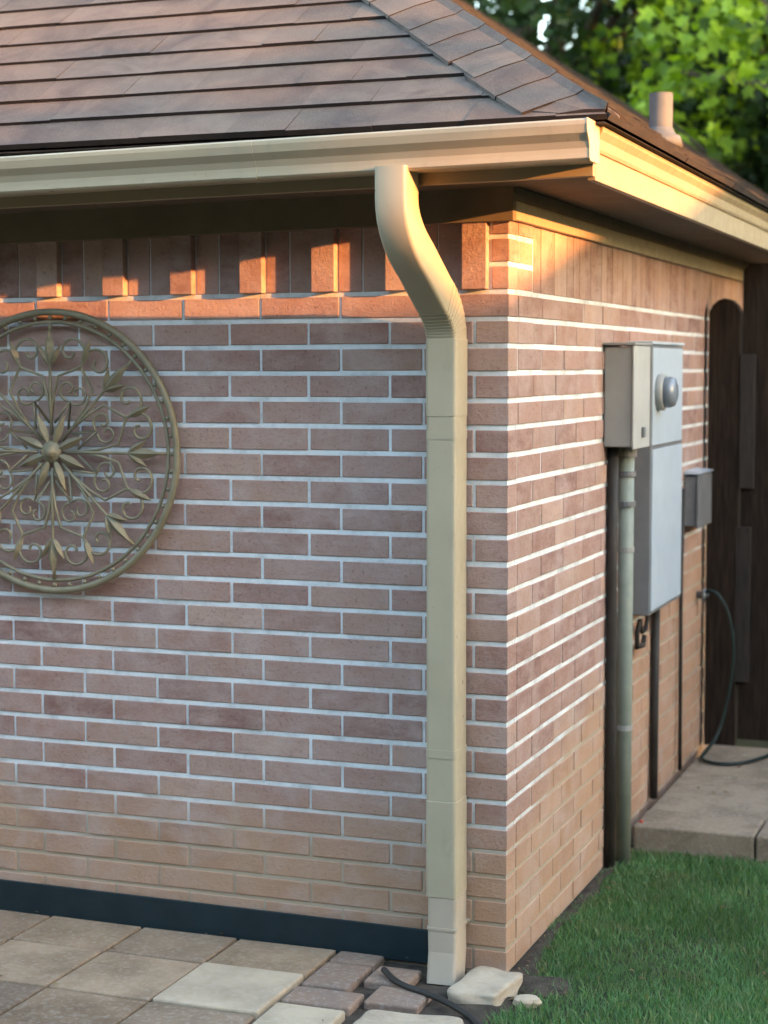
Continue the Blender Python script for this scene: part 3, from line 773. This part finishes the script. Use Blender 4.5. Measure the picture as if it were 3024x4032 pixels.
def tree(loc, H, R_, nclump, nper, size, m_, label, seed, zlow=.35, group='trees behind the house', clump=.5, extra=(), name='leafy_tree', tk=1.0):
    rr_ = random.Random(seed); t = thing(name, label, 'tree', loc, group); L = Vector(loc)
    cl = []; rad = []
    for _ in range(nclump):
        a = rr_.uniform(0, 6.283); u = rr_.uniform(-1, 1); q = rr_.uniform(.3, 1)**.5
        z = H*(zlow+(1-zlow)*(.5+.5*u)); e = math.sqrt(max(.05, 1-u*u))
        cl.append((L.x+R_*e*q*math.cos(a), L.y+R_*e*q*math.sin(a), L.z+z)); rad.append(clump*rr_.uniform(.6, 1.3))
    for c, r_ in extra: cl.append(c); rad.append(r_)
    leaf_mesh('crown', cl, rad, nper, size, m_, t, seed)
    bm = NB(); top = L+Vector((.2, .1, H*.8))
    tube(bm, [L+Vector((0, 0, -.15)), L+Vector((.05, 0, H*.25)), L+Vector((-.05, .05, H*.5)), top], [q*tk for q in (.03*H, .024*H, .017*H, .006*H)], 10)
    for c in cl[::3]:
        s0 = L+Vector((0, 0, H*rr_.uniform(max(.2, zlow-.1), max(.55, zlow+.05)))); md_ = s0.lerp(Vector(c), .5)+Vector((0, 0, .15))
        tube(bm, [s0, md_, Vector(c)], [q*tk for q in (.009*H, .005*H, .002*H)], 6)
    obj('trunk', bm, M_bark, t, smooth=True)
    return t
tree((.3, 9.6, -.1), 6.4, 2.6, 60, 480, .115, M_leaf, 'bright yellow-green maple with sunlit leaves just behind the house corner', 11, .28, clump=.44)
tree((-3.6, 12.6, -.1), 9, 3.2, 90, 330, .12, M_leafd, 'dark shaded tree furthest left behind the roof', 12, .15, clump=.95)
tree((.4, 14.0, -.1), 9, 3.4, 100, 330, .12, M_leafd, 'dark dense tree behind the bright maple', 13, .12, clump=.95)
tree((-1.8, 17.0, -.1), 11, 3.8, 110, 260, .14, M_leafd, 'tall dark tree at the very back between the other crowns', 14, .12, clump=1.2)
tree((6.5, 17, -.1), 8, 3.2, 60, 260, .12, M_leafd, 'dark tree to the right beyond the fence', 15, .12, clump=.95)
# tree on the sunward side: its leaves dapple the roof
tree((10, -2.75, -.1), 5.2, 1.15, 44, 430, .08, M_leafd, 'slim young tree to the right of the yard that dapples the roof', 21, .775, group='trees beside the yard', clump=.2, name='young_tree', tk=.35)

for i, (x, y, lb) in enumerate([(-14, -6, 'broad tree added unseen at the far left to cut low sky light'), (-11.5, -11.5, 'broad tree added unseen at the left back to cut low sky light'), (-6.5, -13.5, 'broad tree added behind the viewer, left of the middle, to cut low sky light'),
        (-1.2, -14, 'broad tree added straight behind the viewer to cut low sky light'), (4, -14, 'broad tree added behind the viewer, right of the middle, to cut low sky light'), (8.6, -14, 'broad tree added behind the viewer, far right, to cut low sky light')]):
    tree((x, y, -.1), 6.4, 3.3, 70, 75, .36, M_leafd, lb, 31+i, .03, group='unseen trees added to cut low sky light', clump=1.35)  # unseen trees added so less low sky light reaches the front wall
tree((9.2, -9.2, -.1), 9, 2.7, 70, 75, .33, M_leafd, 'tall tree added unseen at the front right to dim the side wall', 41, .1, group='trees beside the yard', clump=1.1)  # this and the next two trees are added to dim the side wall
tree((14.2, 3.0, -.1), 9.5, 2.5, 80, 90, .33, M_leafd, 'tall dense tree added unseen behind the garage shape to dim the side wall', 43, .1, group='trees beside the yard', clump=1.1)
tree((10.5, 9.5, -.1), 9, 2.6, 60, 75, .33, M_leafd, 'tall tree added unseen beyond the fence to dim the side wall', 42, .1, group='trees beside the yard', clump=1.1)
# ------------------------------------------------------------------ unseen buildings added and shaped to block the low sun
nb = thing('sun_blocker_house', 'gabled brick house added unseen on the right to block the low sun', 'house', (12, -2.6, 0))
bm = NB(); prism(bm, [(-9.5, -.1), (-3.02, -.1), (-3.02, 3.93), (-6.2, 6.35), (-9.5, 3.93)], 12.2, 20, 'x'); obj('wall', bm, M_brick, nb)
bm = NB(); prism(bm, [(-2.99, 3.93), (-2.99, 4.05), (-6.2, 6.5), (-9.6, 4.05), (-9.6, 3.93), (-6.2, 6.36)], 12, 20.3, 'x'); obj('roof', bm, M_shingle, nb)
bm = NB(); prism(bm, [(-2.585, 3.55), (-2.585, 3.65), (-3.015, 3.83), (-3.015, 3.73)], 12, 20.3, 'x'); obj('shade_lean_to', bm, M_shingle, nb)  # lean-to added so its edge sets the lower shadow line
bm = NB(); box(bm, 12.14, 12.199, -5.2, -4.1, 1.0, 2.2); fr = obj('window', bm, M_trim, nb, bevel=.01)
bm = NB(); box(bm, 12.125, 12.139, -5.12, -4.18, 1.08, 2.12); obj('pane', bm, M_glassy, fr)
ng = thing('sun_blocker_garage', 'low-pitched garage added unseen beside the gabled blocker to block the low sun', 'garage', (12, -2.6, 0))
bm = NB(); prism(bm, [(-3.015, -.1), (4.2, -.1), (4.2, 2.8), (-.3, 4.2), (-2.58, 3.56), (-3.015, 3.70)], 12.2, 18, 'x'); obj('wall', bm, M_brick, ng)
bm = NB(); prism(bm, [(-2.58, 3.57), (-2.58, 3.655), (-.3, 4.3), (4.8, 2.9), (4.8, 2.8), (-.3, 4.21)], 12, 18.2, 'x'); obj('roof', bm, M_shingle, ng)
bm = NB(); box(bm, 12.14, 12.199, .2, 3.2, 0, 2.3); obj('garage_door', bm, M_trim, ng, bevel=.01)

for o in (nb, ng): o.rotation_euler.z = -math.atan(.21)     # turned along the sun so their front edges shape the shade
